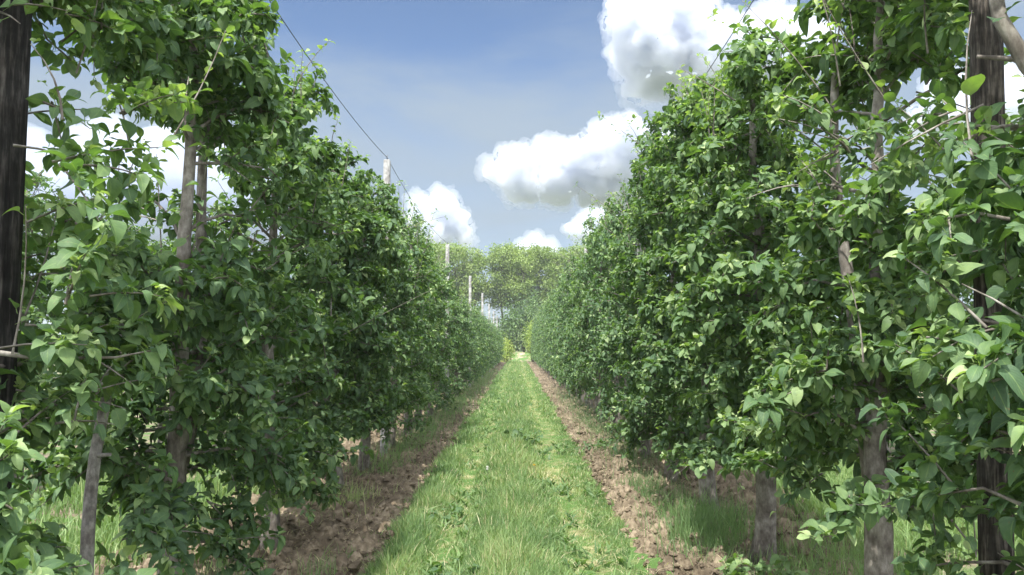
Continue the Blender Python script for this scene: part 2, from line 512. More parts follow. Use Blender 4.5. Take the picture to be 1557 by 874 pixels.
    # upright one-year shoots, mostly near the top
    for _ in range({'near': 22, 'mid': 24, 'far': 14}[lod]):
        z0 = rng.uniform(H - 0.75, H - 0.1) if rng.random() < 0.75 else rng.uniform(1.2, H - 0.6)
        b, rb = trunk_at(z0)
        a, l = env(z0)
        b = b + np.array([rng.uniform(-0.8, 0.8) * a, rng.uniform(-0.9, 0.9) * l, 0])
        ln = rng.uniform(0.25, 0.68)
        stray = 0.75 if rng.random() < 0.25 else 0.28
        d = np.array([rng.normal(0, stray), rng.normal(0, stray), 1.0])
        q = np.linspace(0, 1, 5)[:, None]
        pts = b + d * ln * q + np.array([rng.normal(0, 0.08), rng.normal(0, 0.08), 0]) * q ** 2
        wood.add(pts, np.linspace(0.006, 0.002, 5), 3, cap=False)
        for s in np.arange(0.05, 1.0, 0.05 / ln * (0.8 if lod == 'near' else 1.2)):
            p = pts[0] + (pts[-1] - pts[0]) * s
            rosette(p, d + rng.normal(0, 0.2, 3), 1 if s < 0.9 else 4, leafsize * (0.95 - 0.3 * s), 0.42 + 0.4 * s, (0.6, 1.2))
    for pts, ra, rb_ in extra:
        wood.add(np.array(pts), np.linspace(ra, rb_, len(pts)), 8, 0.1, rng)
        twig(np.array(pts)[len(pts) // 2:], rb_ * 0.6, rb_ * 0.3, step, 0.3, free=False)
    P, D, NN, LS, TI = (np.concatenate(x) for x in (P, D, NN, LS, TI))
    keep = P[:, 2] > 0.22
    if prune is not None: keep &= ~(prune(P) & (rng.random(len(P)) < 0.9))
    P, D, NN, LS, TI = P[keep], D[keep], NN[keep], LS[keep], TI[keep]
    if lod == 'far': LS = LS * 1.18
    if lod == 'mid': LS = LS * 0.95
    crown = build_leaves('crown', M_leaf if lod == 'near' else M_leaf_far, P, D, NN, LS, TI, lod, rng, lod == 'near')
    return wood.mesh('trunk', M_bark), crown


def place_tree(meshes, loc, rz=0.0, sc=(1, 1, 1), label='', group='', name='fruit_tree'):
    t = empty(name, loc, rz)
    t.scale = sc
    tag(t, label, 'fruit tree', group)
    link('trunk', meshes[0], t)
    link('crown', meshes[1], t)
    return t


rnd = random.Random(11)
GL, GR = 'fruit trees of the left row', 'fruit trees of the right row'
# ---- near trees, one mesh pair each
near_left = [
    (2.75, dict(seed=1, H=3.7, clear=0.5, prune=lambda p: ((p[:, 2] > 1.5) & (p[:, 2] < 2.95) & (p[:, 1] < 0.28) & ((p[:, 0] - 1.95) / (2.75 + p[:, 1]) < -0.607)) | ((p[:, 2] > 0.75) & (p[:, 2] < 1.66) & (p[:, 1] < 0.75) & (np.abs((p[:, 0] - 1.95) / (2.75 + p[:, 1]) + 0.512 - 0.03 * (p[:, 2] - 1.2)) < 0.03)), thin=(2.0, 3.0, 0.72)), 'leafy fruit tree in front of the dark post at the left edge'),
    (4.53, dict(seed=2, H=3.85, prune=lambda p: (p[:, 2] < 1.66) & (p[:, 1] < -0.6) & (np.abs((p[:, 0] - 1.95) / (4.53 + p[:, 1]) + 0.512) < 0.035), thin=(2.15, 2.9, 0.42), twin=1, clear=0.5), 'fruit tree with thick dark trunk and bare upper stems, beyond the dark left post'),
    (6.45, dict(seed=3, H=3.75, thin=(2.3, 2.9, 0.5), clear=0.4), 'fruit tree with drooping low leaves, between twin-stemmed tree and crooked-trunk tree'),
    (8.5, dict(seed=4, H=3.6, clear=0.75, crook=0.07), 'fruit tree whose crooked short trunk shows above the shaded bare soil'),
    (10.3, dict(seed=5, H=3.55, clear=0.6), 'fruit tree just in front of the nearest pale concrete post'),
]
near_right = [
    (2.35, dict(seed=21, H=3.7, clear=0.4, prune=lambda p: ((p[:, 2] > 2.42) | ((p[:, 2] > 1.66) & (p[:, 2] < 1.86)) | ((p[:, 2] > 1.15) & (p[:, 2] < 1.3)) | ((p[:, 2] > 0.8) & (p[:, 2] < 0.98))) & (p[:, 1] < 0.76) & (np.abs((p[:, 0] + 1.84) / (2.35 + p[:, 1]) - 0.578) < 0.035), thin=(2.2, 3.2, 0.2),
                extra=[([(-0.05, 0, 2.0), (-0.2, 0.02, 2.3), (-0.3, 0.03, 2.45), (-0.37, 0.04, 2.6), (-0.40, 0.05, 2.9)], 0.03, 0.018),
                       ([(-0.02, 0.03, 2.35), (-0.15, 0.1, 2.42), (-0.28, 0.12, 2.5), (-0.38, 0.15, 2.52)], 0.017, 0.006)]),
     'bright-leaved fruit tree beside the weathered timber post at the right edge'),
    (4.28, dict(seed=22, H=3.6, prune=lambda p: p[:, 2] < 0.72, clear=0.72, thin=(2.35, 2.9, 0.28), twin=1, r0=0.08), 'fruit tree with stout smooth grey trunk and forked upper stems, right row'),
    (6.13, dict(seed=23, H=3.8, prune=lambda p: p[:, 2] < 0.7, crook=0.012, clear=0.72, r0=0.085, light=0.03), 'fruit tree with tall straight grey trunk standing behind a leafy green weed'),
    (7.93, dict(seed=24, H=4.1, prune=lambda p: p[:, 2] < 0.5, clear=0.6, r0=0.09), 'fruit tree with pale stubby trunk above the long bluish grass tuft'),
    (9.8, dict(seed=25, H=4.15, clear=0.35), 'densely leaved fruit tree two trees short of the right row first pale post'),
]
for x, lst, grp in ((LX, near_left, GL), (RX, near_right, GR)):
    for y, kw, lab in lst:
        place_tree(gen_tree(lod='near', **kw), (x, y, 0), 0, (1, 1, 1), lab, grp)

# slim leaning young tree by the dark post
def slim_tree():
    rng = np.random.default_rng(77)
    w = Tubes()
    z = np.linspace(-0.05, 1.75, 12)
    p = np.stack([0.015 * np.sin(z * 4), 0.20 * z + 0.02 * np.sin(z * 5), z], -1)
    w.add(p, np.interp(z, [0, 1.75], [0.035, 0.022]), 10, 0.06, rng)
    w.add(np.array([p[7], p[7] + [0.04, -0.02, 0.01], p[7] + [0.09, -0.04, 0.015]]), [0.013, 0.01, 0.009], 6)
    tr = w.mesh('trunk', M_stake)
    P, D, NN, LS, TI = [], [], [], [], []
    n = 160
    base = np.stack([rng.normal(0, 0.16, n), 0.38 + rng.normal(0, 0.2, n), 1.85 + rng.normal(0, 0.22, n)], -1)
    d = unit(rng.normal(0, 1, (n, 3)) + [0, 0, -0.1])
    nn = unit(np.array([0, 0, 1.0]) + rng.normal(0, 0.35, (n, 3)))
    cr = build_leaves('crown', M_leaf, base, d, nn, rng.uniform(0.06, 0.09, n), np.clip(rng.normal(0.4, 0.15, n), 0, 1), 'near', rng)
    return tr, cr

place_tree(slim_tree(), (LX + 0.02, 3.52, 0), 0, (1, 1, 1), 'slim leaning grey stem between dark left post and twin-stemmed tree', GL, 'young_tree')

# ---- further trees: copies of a few variants
mid_var = [gen_tree(seed=40 + i, lod='mid', H=3.4 + 0.13 * (i * 2 % 5), clear=0.4 + 0.07 * i, r0=0.075, light=0.02 * (i % 3)) for i in range(5)]
far_var = [gen_tree(seed=60 + i, lod='far', H=3.5 + 0.05 * i, clear=0.35, r0=0.07) for i in range(3)]
POSTS_L = [11.8, 21.5, 30.8, 40.3, 50.0, 59.5, 69.0]
POSTS_R = [12.0, 21.5, 30.6, 39.5, 49.0, 58.5, 68.0]


def row_label(side, y, posts, count):
    bay = sum(1 for p in posts if p < y)
    k = count.setdefault((side, bay), 0)
    count[(side, bay)] += 1
    if y > 50:
        return 'small distant fruit tree past the fifth pale post of the %s row' % side
    if bay == 0:
        return 'fruit tree standing right before the first pale post of the right row'
    return '%s fruit tree past the %s pale post of the %s row' % (ordinal(k).capitalize(), ordinal(bay - 1), side)


cnt = {}
for side, x, y0, posts, grp, hs in (('left', LX, 12.45, POSTS_L, GL, 0.98), ('right', RX, 11.55, POSTS_R, GR, 1.12)):
    y, i = y0, 0
    while y < ROW_END:
        if side == 'left' and 21.2 < y < 23.0:
            y = 23.4
        if side == 'left' and y > 21.2: hs = 0.84
        v = mid_var[(i * 3 + (side == 'left')) % 5] if y < 26 else far_var[(i * 2 + (side == 'left')) % 3]
        place_tree(v, (x + rnd.uniform(-0.06, 0.06), y, 0), math.pi * rnd.randint(0, 1) + rnd.uniform(-0.08, 0.08),
                   (rnd.uniform(0.95, 1.08), rnd.uniform(0.98, 1.08), hs * rnd.uniform(0.93, 1.05)), row_label(side, y, posts, cnt), grp)
        y += 1.87 + rnd.uniform(-0.08, 0.08)
        i += 1
# neighbouring rows seen through the gaps
for x, ys, lab, grp in ((LX - 3.8, (5.5, 34), 'fruit tree of the next row, seen through gaps of the left row', 'fruit trees of the row behind the left row'),
                        (RX + 3.8, (5.0, 30), 'fruit tree of the next row, seen through gaps of the right row', 'fruit trees of the row behind the right row')):
    y, i = ys[0], 0
    while y < ys[1]:
        place_tree(mid_var[i % 4] if y < 14 else far_var[i % 3], (x, y, 0), math.pi * rnd.randint(0, 1), (1, 1.05, 0.93 * rnd.uniform(0.94, 1.04)), lab, grp)
        y += 1.9
        i += 1

# ------------------------------------------------------------------ posts and wires
def concrete_post(loc, H, label, grp, s=0.047):
    t = empty('concrete_post', loc)
    tag(t, label, 'post', grp)
    w = Tubes()
    c = 0.012
    V, Q = [], []
    prof = [(-s, -s + c), (-s + c, -s), (s - c, -s), (s, -s + c), (s, s - c), (s - c, s), (-s + c, s), (-s, s - c)]
    zs = [-0.3, 0.5, 1.5, 2.5, H - 0.012, H]
    for k, z in enumerate(zs):
        f = 0.86 if k == len(zs) - 1 else 1.0
        V += [(px * f + 0.004 * math.sin(z * 3), py * f, z) for px, py in prof]
    for k in range(len(zs) - 1):
        for j in range(8):
            Q.append([k * 8 + j, k * 8 + (j + 1) % 8, k * 8 + 8 + (j + 1) % 8, k * 8 + 8 + j])
    b = (len(zs) - 1) * 8
    Q += [[b, b + 1, b + 2, b + 3], [b, b + 3, b + 4, b + 7], [b + 4, b + 5, b + 6, b + 7]]
    me = np_mesh('shaft', np.array(V), Q, M_concrete, smooth=False)
    link('shaft', me, t)
    pin = Tubes()
    pin.add([(0, 0, H - 0.02), (0, 0, H + 0.05), (0.012, 0, H + 0.075)], [0.006, 0.006, 0.004], 6)
    link('wire_pin', pin.mesh('wire_pin', M_wire), t)
    return t


HL, HR = 4.38, 4.25
for k, y in enumerate(POSTS_L):
    concrete_post((LX + 0.06 * min(k, 3), y, 0), HL - 0.03 * k, ['nearest tall pale concrete post rising above the left tree row', 'second pale concrete post of the left row, bare above the trees',
                  'third pale concrete post of the left row', 'fourth pale concrete post of the left row', 'fifth pale concrete post of the left row',
                  'sixth pale concrete post of the left row', 'seventh pale concrete post of the left row'][k], 'concrete posts of the left row')
for k, y in enumerate(POSTS_R):
    concrete_post((RX, y, 0), HR - 0.02 * k, '%s pale concrete post of the right row, mostly hidden by leaves' % ordinal(k), 'concrete posts of the right row')


def timber_post(loc, H, r, seed, label, M_timber):
    rng = np.random.default_rng(seed)
    t = empty('timber_post', loc)
    tag(t, label, 'post', 'dark timber posts at the row ends')
    nz, na = 60, 40
    zs = np.linspace(-0.3, H, nz)
    a = np.linspace(0, 2 * np.pi, na, endpoint=False)
    Z, A = np.meshgrid(zs, a, indexing='ij')
    g = vnoise(A * 5.5 + 0.15 * np.sin(Z * 2), Z * 0.35, seed) * 0.5 + vnoise(A * 12, Z * 0.8, seed + 5) * 0.35
    rr = r * (1.0 + 0.20 * (g - 0.45)) * (1 + 0.05 * np.cos(2 * A + 0.6)) * (1.03 - 0.015 * Z)
    # a weathering shake running down one face
    rr -= 0.012 * np.exp(-((A - 4.6 - 0.1 * np.sin(Z * 1.7)) / 0.09) ** 2) + 0.009 * np.exp(-((A - 5.6 - 0.07 * np.sin(Z * 2.3)) / 0.06) ** 2)
    X = rr * np.cos(A); Y = rr * np.sin(A)
    V = np.stack([X, Y, Z], -1).reshape(-1, 3)
    i = np.arange(nz - 1)[:, None] * na + np.arange(na)[None]
    j = np.arange(nz - 1)[:, None] * na + (np.arange(na)[None] + 1) % na
    Q = np.stack([i, j, j + na, i + na], -1).reshape(-1, 4)
    V = np.concatenate([V, [[0, 0, H]]])
    b = (nz - 1) * na
    k = np.arange(na)
    T = np.stack([b + k, b + (k + 1) % na, np.full(na, nz * na)], -1)
    link('shaft', np_mesh('shaft', V, Q, M_timber, tris=T), t)
    for z in (2.95, 2.05):
        kn = Tubes()
        ang = 4.55
        c = np.array([math.cos(ang), math.sin(ang), 0]) * (r * 0.92)
        kn.add([c + [0, 0, z], c * 1.13 + [0, 0, z]], [0.019, 0.012], 10, 0.1, rng)
        link('knot', kn.mesh('knot', M_timber), t)
    return t


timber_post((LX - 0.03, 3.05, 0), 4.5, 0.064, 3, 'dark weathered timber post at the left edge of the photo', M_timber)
timber_post((1.80, 3.13, 0), 4.5, 0.057, 8, 'grey-black weathered timber post at the right edge of the photo', M_timber_lit).rotation_euler = (0, R(2.0), 0.4)


def wire(points, label, sag=0.10):
    pts = []
    for (a, b) in zip(points[:-1], points[1:]):
        n = 24
        for k in range(n):
            f = k / n
            p = Vector(a).lerp(Vector(b), f)
            p.z -= sag * 4 * f * (1 - f)
            pts.append(tuple(p))
    pts.append(points[-1])
    w = Tubes()
    w.add(np.array(pts), np.full(len(pts), 0.0042), 5)
    o = link('trellis_wire', w.mesh('trellis_wire', M_wire))
    tag(o, label, 'wire', 'wires strung over the post tops')


wire([(LX + 0.02, 3.05, 4.47)] + [(LX + 0.06 * min(k, 3), y, HL - 0.03 * k + 0.04) for k, y in enumerate(POSTS_L)], 'thin sagging wire running from the dark left post along the left post tops', 0.17)
wire([(RX + 0.01, 3.13, 4.47)] + [(RX, y, HR - 0.02 * k + 0.04) for k, y in enumerate(POSTS_R)], 'thin sagging wire rising across the cloud to the right row posts', 0.12)
# hose loop round the near left trunk
hz = Tubes()
aa = np.linspace(0, 2 * np.pi, 20)
hz.add(np.stack([0.094 * np.cos(aa), 0.094 * np.sin(aa), 0.60 + 0.02 * np.cos(aa)], -1), np.full(20, 0.006), 5)
hz.add([(0.09, 0, 0.62), (0.13, 0.02, 0.68), (0.15, 0.05, 0.78)], [0.006, 0.006, 0.005], 5)
o = link('tree_tie', hz.mesh('tree_tie', M_wire), None, (LX, 4.53, 0))
tag(o, 'dark tie looped round the thick dark trunk low on the left', 'tie')
sk = Tubes()
sk.add([(0, 0, -0.1), (0.004, 0.01, 0.4), (0.0, 0.02, 1.0)], [0.014, 0.013, 0.012], 7)
o = link('wooden_stake', sk.mesh('wooden_stake', M_stake), None, (-1.93, 13.8, 0))
tag(o, 'thin dark stake under the left row just past the nearest pale post', 'stake')

# ------------------------------------------------------------------ ground
def sheet(name, x0, x1, y0, y1, z, mat):
    V = np.array([[x0, y0, z], [x1, y0, z], [x1, y1, z], [x0, y1, z]])
    o = link(name, np_mesh(name, V, [[0, 1, 2, 3]], mat))
    o['kind'] = 'structure'
    return o


sheet('ground', -3500, 3500, -400, 6500, -0.05, M_ground)


def relief(x, y):
    """height of the tilled soil"""
    big = fbm(x * 2.2, y * 2.2, 5, 3) - 0.5
    clod = np.clip(fbm(x * 9, y * 9, 9, 3, gain=0.55) - 0.5, -0.2, 1) 
    fine = fbm(x * 26, y * 26, 13, 2) - 0.5
    return 0.10 * big + 0.26 * clod + 0.075 * fine


def grid(name, x0, x1, nx, ys, zf, mat):
    xs = np.linspace(x0, x1, nx)
    Y, X = np.meshgrid(ys, xs, indexing='ij')
    Z = zf(X, Y)
    V = np.stack([X, Y, Z], -1).reshape(-1, 3)
    i = np.arange(len(ys) - 1)[:, None] * nx + np.arange(nx - 1)[None]
    Q = np.stack([i, i + 1, i + nx + 1, i + nx], -1).reshape(-1, 4)
    o = link(name, np_mesh(name, V, Q, mat))
    o['kind'] = 'structure'
    return o


ys = 3.2 * np.exp(np.arange(0, 800) * 0.0041)
ys = ys[ys < 86]


def edge_fall(x, a, b, w=0.18):
    return np.clip((x - a) / w, 0, 1) * np.clip((b - x) / w, 0, 1)


grid('tilled_soil', -3.15, -0.98, 105, ys, lambda X, Y: -0.035 + (0.05 + relief(X, Y)) * edge_fall(X, -3.15, -0.98), M_soil)
grid('tilled_soil', 0.86, 3.0, 105, ys, lambda X, Y: -0.035 + (0.05 + relief(X + 40, Y)) * edge_fall(X, 0.86, 3.0), M_soil)
grid('grass_path', -1.2, 1.1, 30, ys[::5], lambda X, Y: -0.012 + 0.03 * (fbm(X * 1.5, Y * 0.8, 3, 2) - 0.5) * edge_fall(X, -1.2, 1.1, 0.3), M_path)
# earth bank at the far end
bx = np.linspace(-16, 16, 80); by = np.linspace(90, 97, 14)
grid('earth_bank', -16, 16, 80, by, lambda X, Y: 0.95 * np.exp(-((Y - 93.5) / 1.6) ** 2) * (0.75 + 0.5 * fbm(X * 0.6, Y * 0.6, 4, 3)) - 0.03, M_bank)

# clods lying on the tilled soil
def clods():
    rng = np.random.default_rng(4)
    base = np.array([[1, 0, 0], [-1, 0, 0], [0, 1, 0], [0, -1, 0], [0, 0, 1], [0, 0, -1]], float)
    faces = np.array([[0, 2, 4], [2, 1, 4], [1, 3, 4], [3, 0, 4], [2, 0, 5], [1, 2, 5], [3, 1, 5], [0, 3, 5]])
    n = 13000
    y = 4.6 * np.exp(rng.random(n) * math.log(32 / 4.6))
    side = rng.random(n) < 0.5
    x = np.where(side, rng.uniform(-2.6, -1.02, n), rng.uniform(0.9, 2.3, n))
    z = -0.035 + 0.05 + np.where(side, relief(x, y), relief(x + 40, y))
    s = rng.lognormal(-4.55, 0.6, n)
    s = np.clip(s, 0.006, 0.05)
    # subdivide the octahedron once for a rounder lump
    V = [tuple(v) for v in base]; F = []
    mid = {}
    def m(a, b):
        k = (min(a, b), max(a, b))
        if k not in mid:
            p = (np.array(V[a]) + np.array(V[b])); p = p / np.linalg.norm(p)
            V.append(tuple(p)); mid[k] = len(V) - 1
        return mid[k]
    for a, b, c in faces:
        ab, bc, ca = m(a, b), m(b, c), m(c, a)
        F += [[a, ab, ca], [ab, b, bc], [ca, bc, c], [ab, bc, ca]]
    V = np.array(V); F = np.array(F)
    k = len(V)
    j = 1 + rng.normal(0, 0.22, (n, k, 1))
    sc = rng.uniform(0.6, 1.3, (n, 1, 3)) * np.array([1, 1, 0.8])
    a = rng.uniform(0, 6.28, n)
    P = V[None] * j * sc
    ca, sa = np.cos(a)[:, None], np.sin(a)[:, None]
    P = np.stack([P[..., 0] * ca - P[..., 1] * sa, P[..., 0] * sa + P[..., 1] * ca, P[..., 2]], -1)
    P = P * s[:, None, None] + np.stack([x, y, z + s * 0.2], -1)[:, None]
    T = (F[None] + (np.arange(n) * k)[:, None, None]).reshape(-1, 3)
    o = link('soil_clods', np_mesh('soil_clods', P.reshape(-1, 3), np.zeros((0, 4), int), M_soil, tris=T, smooth=False))
    o['kind'] = 'stuff'
    tag(o, 'loose crumbly brown clods over the two tilled soil strips', 'soil')

clods()


# ------------------------------------------------------------------ grass
def blades(x, y, z, h, w, tint, rng, bend=0.45, wind=(0, 0)):
    n = len(x)
    a = rng.uniform(0, 6.28, n)
    bd = np.stack([np.cos(a) + wind[0], np.sin(a) + wind[1], np.zeros(n)], -1)
    fc = rng.uniform(0, 6.28, n)
    wd = np.stack([np.cos(fc), np.sin(fc), np.zeros(n)], -1)
    b = np.abs(rng.normal(bend, 0.25, n))
    out, at = [], []
    for t, wf in ((0, 1.0), (0.38, 0.95), (0.72, 0.65), (1.0, 0.08)):
        c = np.stack([x, y, z], -1) + bd * (b * h * t ** 2)[:, None] + np.array([0, 0, 1.0]) * (h * t * (1 - 0.28 * np.minimum(b, 1.4) * t))[:, None]
        out += [c - wd * (w * wf / 2)[:, None], c + wd * (w * wf / 2)[:, None]]
        for s in (-1, 1):
            at.append(np.stack([np.full(n, s), np.full(n, t), np.clip(tint + 0.10 * (t - 0.5), 0, 1)], -1))
    V = np.stack(out, 1); A = np.stack(at, 1)
    q = np.array([[0, 1, 3, 2], [2, 3, 5, 4], [4, 5, 7, 6]])
    Q = (q[None] + (np.arange(n) * 8)[:, None, None]).reshape(-1, 4)
    return V.reshape(-1, 3), Q, A.reshape(-1, 3)


def join_parts(name, parts, mat):
    off, Vs, Qs, As = 0, [], [], []
    for V, Q, A in parts:
        Vs.append(V); Qs.append(Q + off); As.append(A); off += len(V)
    return np_mesh(name, np.concatenate(Vs), np.concatenate(Qs), mat, attr=np.concatenate(As))


def path_profile(x, y):
    """(cover, height, tint) across the mown strip: tall middle, worn tracks, ragged edges"""
    jig = (fbm(y * 0.8, x * 0 + 3.1, 21, 4) - 0.5) * 1.1
    xx = x + 0.3 * (fbm(y * 0.25, x * 0 + 9.0, 23, 2) - 0.5)
    mid = np.exp(-((xx + 0.08) / 0.34) ** 2)
    trackR = np.exp(-((xx - 0.46) / 0.14) ** 2)
    trackL = np.exp(-((xx + 0.62) / 0.12) ** 2)
    patch = fbm(x * 1.3, y * 0.9, 31, 3)
    clump = np.clip((fbm(x * 2.4 + 8, y * 1.3, 37, 2) - 0.48) * 5, 0, 1) * np.exp(-((x + 0.9) / 0.22) ** 2)
    h = 0.04 + 0.085 * mid * (0.6 + 0.8 * fbm(x * 3, y * 1.6, 43, 2)) + 0.06 * (patch - 0.4) + 0.09 * clump
    h = h * (1 - 0.6 * trackR) * (1 - 0.5 * trackL)
    tint = 0.40 + 0.35 * (patch - 0.5) + 0.5 * (fbm(x * 6, y * 3, 41, 2) - 0.5) + 0.30 * trackR + 0.18 * trackL - 0.06 * clump + 0.05 * mid
    cover = (x > -1.08 + jig * 0.55 - 0.05) & (x < 0.98 + jig * 0.35)
    dens = np.clip(0.62 + 0.5 * (patch - 0.4) + 0.4 * mid - 0.5 * trackR - 0.6 * trackL + clump, 0.12, 1)
    return cover, h, tint, dens


def make_grass():
    rng = np.random.default_rng(5)
    parts = []
    for (a, b, n, wmul, hmul) in ((4.7, 9, 125000, 0.9, 1.0), (9, 18, 80000, 1.5, 1.05), (18, 40, 70000, 3.2, 1.1), (40, 86, 42000, 6.5, 1.15)):
        x = rng.uniform(-1.35, 1.15, n); y = rng.uniform(a, b, n)
        cov, h, ti, de = path_profile(x, y)
        k = cov & (rng.random(n) < de)
        x, y, h, ti = x[k], y[k], h[k], ti[k]
        m = len(x)
        dry = rng.random(m) < 0.05 + 0.25 * np.clip(ti - 0.45, 0, 1)
        ti = np.where(dry, rng.uniform(0.88, 1.0, m), ti + rng.normal(0, 0.10, m))
        h = h * rng.lognormal(0, 0.3, m) * hmul
        parts.append(blades(x, y, np.full(m, -0.02), np.clip(h, 0.02, 0.36), rng.uniform(0.004, 0.0105, m) * wmul, ti, rng, 0.34, (0.02, 0.0)))
    # small broad-leaved weeds and clover among the blades
    n = 1300
    x = rng.uniform(-1.05, 0.95, n); y = 5 * np.exp(rng.random(n) * math.log(6)); cov, h, ti, de = path_profile(x, y)
    k = cov & (fbm(x * 1.7, y * 1.2, 71, 2) > 0.5)
    x, y, h = x[k], y[k], h[k]
    for j in range(5):
        m = len(x); a = rng.uniform(0, 6.28, m)
        V, Q, A = blades(x + 0.02 * np.cos(a), y + 0.02 * np.sin(a), np.full(m, -0.01), rng.uniform(0.05, 0.13, m), rng.uniform(0.014, 0.032, m), np.clip(rng.normal(0.22, 0.13, m), 0, 1), rng, 0.95)
        parts.append((V, Q, A))
    # dry clippings lying about
    n = 3500
    x = rng.uniform(-2.3, 2.1, n); y = 4.8 * np.exp(rng.random(n) * math.log(4))
    k = (np.abs(x + 0.05) > 0.35)
    x, y = x[k], y[k]; m = len(x)
    parts.append(blades(x, y, np.full(m, 0.012) + 0.02 * rng.random(m), rng.uniform(0.03, 0.10, m), rng.uniform(0.002, 0.005, m), rng.uniform(0.85, 1.0, m), rng, 1.9))
    # neighbouring aisles
    for (xa, xb) in ((-5.0, -2.75), (2.7, 4.9)):
        for (a, b, n, wm) in ((3.0, 11, 26000, 2.0), (11, 32, 16000, 4.0)):
            x = rng.uniform(xa, xb, n); y = rng.uniform(a, b, n)
            pt = fbm(x * 1.2, y * 1.0, 51, 3)
            k = rng.random(n) < np.clip((pt - 0.28) * 3.0, 0, 1)
            x, y, pt = x[k], y[k], pt[k]; m = len(x)
            parts.append(blades(x, y, np.full(m, -0.03), (0.07 + 0.16 * pt) * rng.lognormal(0, 0.3, m), rng.uniform(0.003, 0.006, m) * wm, 0.42 + 0.3 * (pt - 0.5) + rng.normal(0, 0.1, m), rng, 0.4))
    o = link('grass', join_parts('grass', parts, M_grass))
    tag(o, 'fresh green grass of the path and the neighbouring aisles', 'grass', kind='stuff')


make_grass()


def make_undergrowth():
    rng = np.random.default_rng(6)
    parts = []
    def tuft(cx, cy, n, sx, sy, h, ti, w=0.005, bend=0.35):
        x = rng.normal(cx, sx, n); y = rng.normal(cy, sy, n)
        parts.append(blades(x, y, np.full(n, -0.02), h * rng.lognormal(0, 0.3, n), rng.uniform(0.6, 1.3, n) * w, ti + rng.normal(0, 0.08, n), rng, bend))
    # long grass under the right row
    for c in ((1.5, 6.75, 1300, .16, .3, .20, .32), (1.75, 7.3, 1000, .2, .35, .22, .34), (2.05, 5.6, 500, .2, .35, .17, .42), (1.45, 8.9, 700, .16, .5, .17, .2),
              (2.35, 4.6, 1000, .2, .4, .2, .5), (1.9, 6.1, 900, .3, .6, .12, .42), (1.5, 7.9, 800, .2, .6, .13, .36), (2.0, 4.4, 500, .2, .4, .10, .5), (2.6, 6.0, 1300, .22, .8, .2, .5), (1.6, 11.5, 900, .2, 1.0, .18, .2), (1.5, 15, 1200, .2, 2.0, .2, .2), (1.5, 22, 1500, .25, 4.0, .22, .2)):
        tuft(*c)
    # left row: dry stalks and weeds round the trunks
    for c in ((-1.78, 4.75, 260, .1, .15, .34, .15), (-1.7, 8.3, 300, .14, .25, .17, .75), (-2.0, 8.0, 500, .25, .3, .12, .5), (-1.9, 10.6, 700, .25, .6, .17, .42),
              (-1.75, 12.4, 600, .2, .6, .2, .4), (-1.65, 14.5, 900, .22, 1.2, .2, .35), (-1.6, 20, 1800, .25, 3.0, .24, .35), (-1.6, 30, 1500, .3, 5.0, .25, .3),
              (-1.35, 5.6, 320, .1, .25, .12, .4), (-2.3, 5.2, 700, .3, .5, .14, .55), (-1.5, 40, 1400, .3, 8, .3, .3)):
        tuft(*c)
    o = link('weedy_grass', join_parts('weedy_grass', parts, M_grass))
    tag(o, 'long grass and weeds growing under the two tree rows', 'grass', kind='stuff')


make_undergrowth()


# broad-leaved weed plants
def weed(loc, n, spread, h, size, tint, seed, label, name='weed_plant', flat=False):
    rng = np.random.default_rng(seed)
    t = empty(name, loc)
    tag(t, label, 'weed')
    P, D, NN, LS, TI = [], [], [], [], []
    st = Tubes()
    for i in range(n):
        a = rng.uniform(0, 6.28); r = spread * math.sqrt(rng.random())
        hh = h * rng.uniform(0.5, 1.1) * (0.15 if flat else 1)
        tip = np.array([r * math.cos(a), r * math.sin(a), hh])
        st.add([(tip[0] * .2, tip[1] * .2, -0.03), (tip[0] * .7, tip[1] * .7, hh * .6), tip], [0.003, 0.0025, 0.002], 4, cap=False)
        k = 5 if not flat else 1
        az = rng.uniform(0, 6.28) + np.arange(k) * 2.4
        d = np.stack([np.cos(az), np.sin(az), rng.uniform(-0.1, 0.5, k)], -1)
        if flat: d = np.array([[math.cos(a), math.sin(a), 0.35]])
        P.append(np.repeat(tip[None], k, 0) - np.array([0, 0, 1]) * rng.uniform(0, hh * 0.6, (k, 1))); D.append(d)
        NN.append(np.array([0, 0, 1.0]) + rng.normal(0, 0.25, (k, 3))); LS.append(size * rng.uniform(0.6, 1.1, k)); TI.append(np.clip(tint + rng.normal(0, .1, k), 0, 1))
    c = [np.concatenate(v) for v in (P, D, NN, LS, TI)]
    nn = unit(c[2] - unit(c[1]) * (c[2] * unit(c[1])).sum(1, keepdims=True))
    link('stems', st.mesh('stems', M_stem), t)
    link('foliage', build_leaves('foliage', M_leaf, c[0], c[1], nn, c[3], c[4], 'near', rng, False), t)


weed((1.46, 5.0, 0), 40, 0.22, 0.33, 0.09, 0.66, 1, 'bright green broad-leaved weed at the foot of the tall grey trunk')
weed((-1.55, 4.9, 0), 18, 0.2, 0.12, 0.05, 0.45, 2, 'low feathery green weed on the soil below the left trees')
weed((1.2, 12.4, 0), 16, 0.22, 0.2, 0.07, 0.3, 3, 'dark green weed on the right soil strip under the hedge edge')
weed((-0.45, 5.7, 0), 14, 0.16, 0.5, 0.12, 0.25, 4, 'dark flat-leaved weed in the grass near the bottom of the path', flat=True)
weed((-0.70, 7.6, 0), 12, 0.14, 0.5, 0.10, 0.3, 5, 'flat-leaved weed in the worn left track of the path', flat=True)
weed((0.12, 13.2, 0), 12, 0.3, 0.22, 0.12, 0.22, 6, 'dark leafy weed standing in the middle of the path grass')

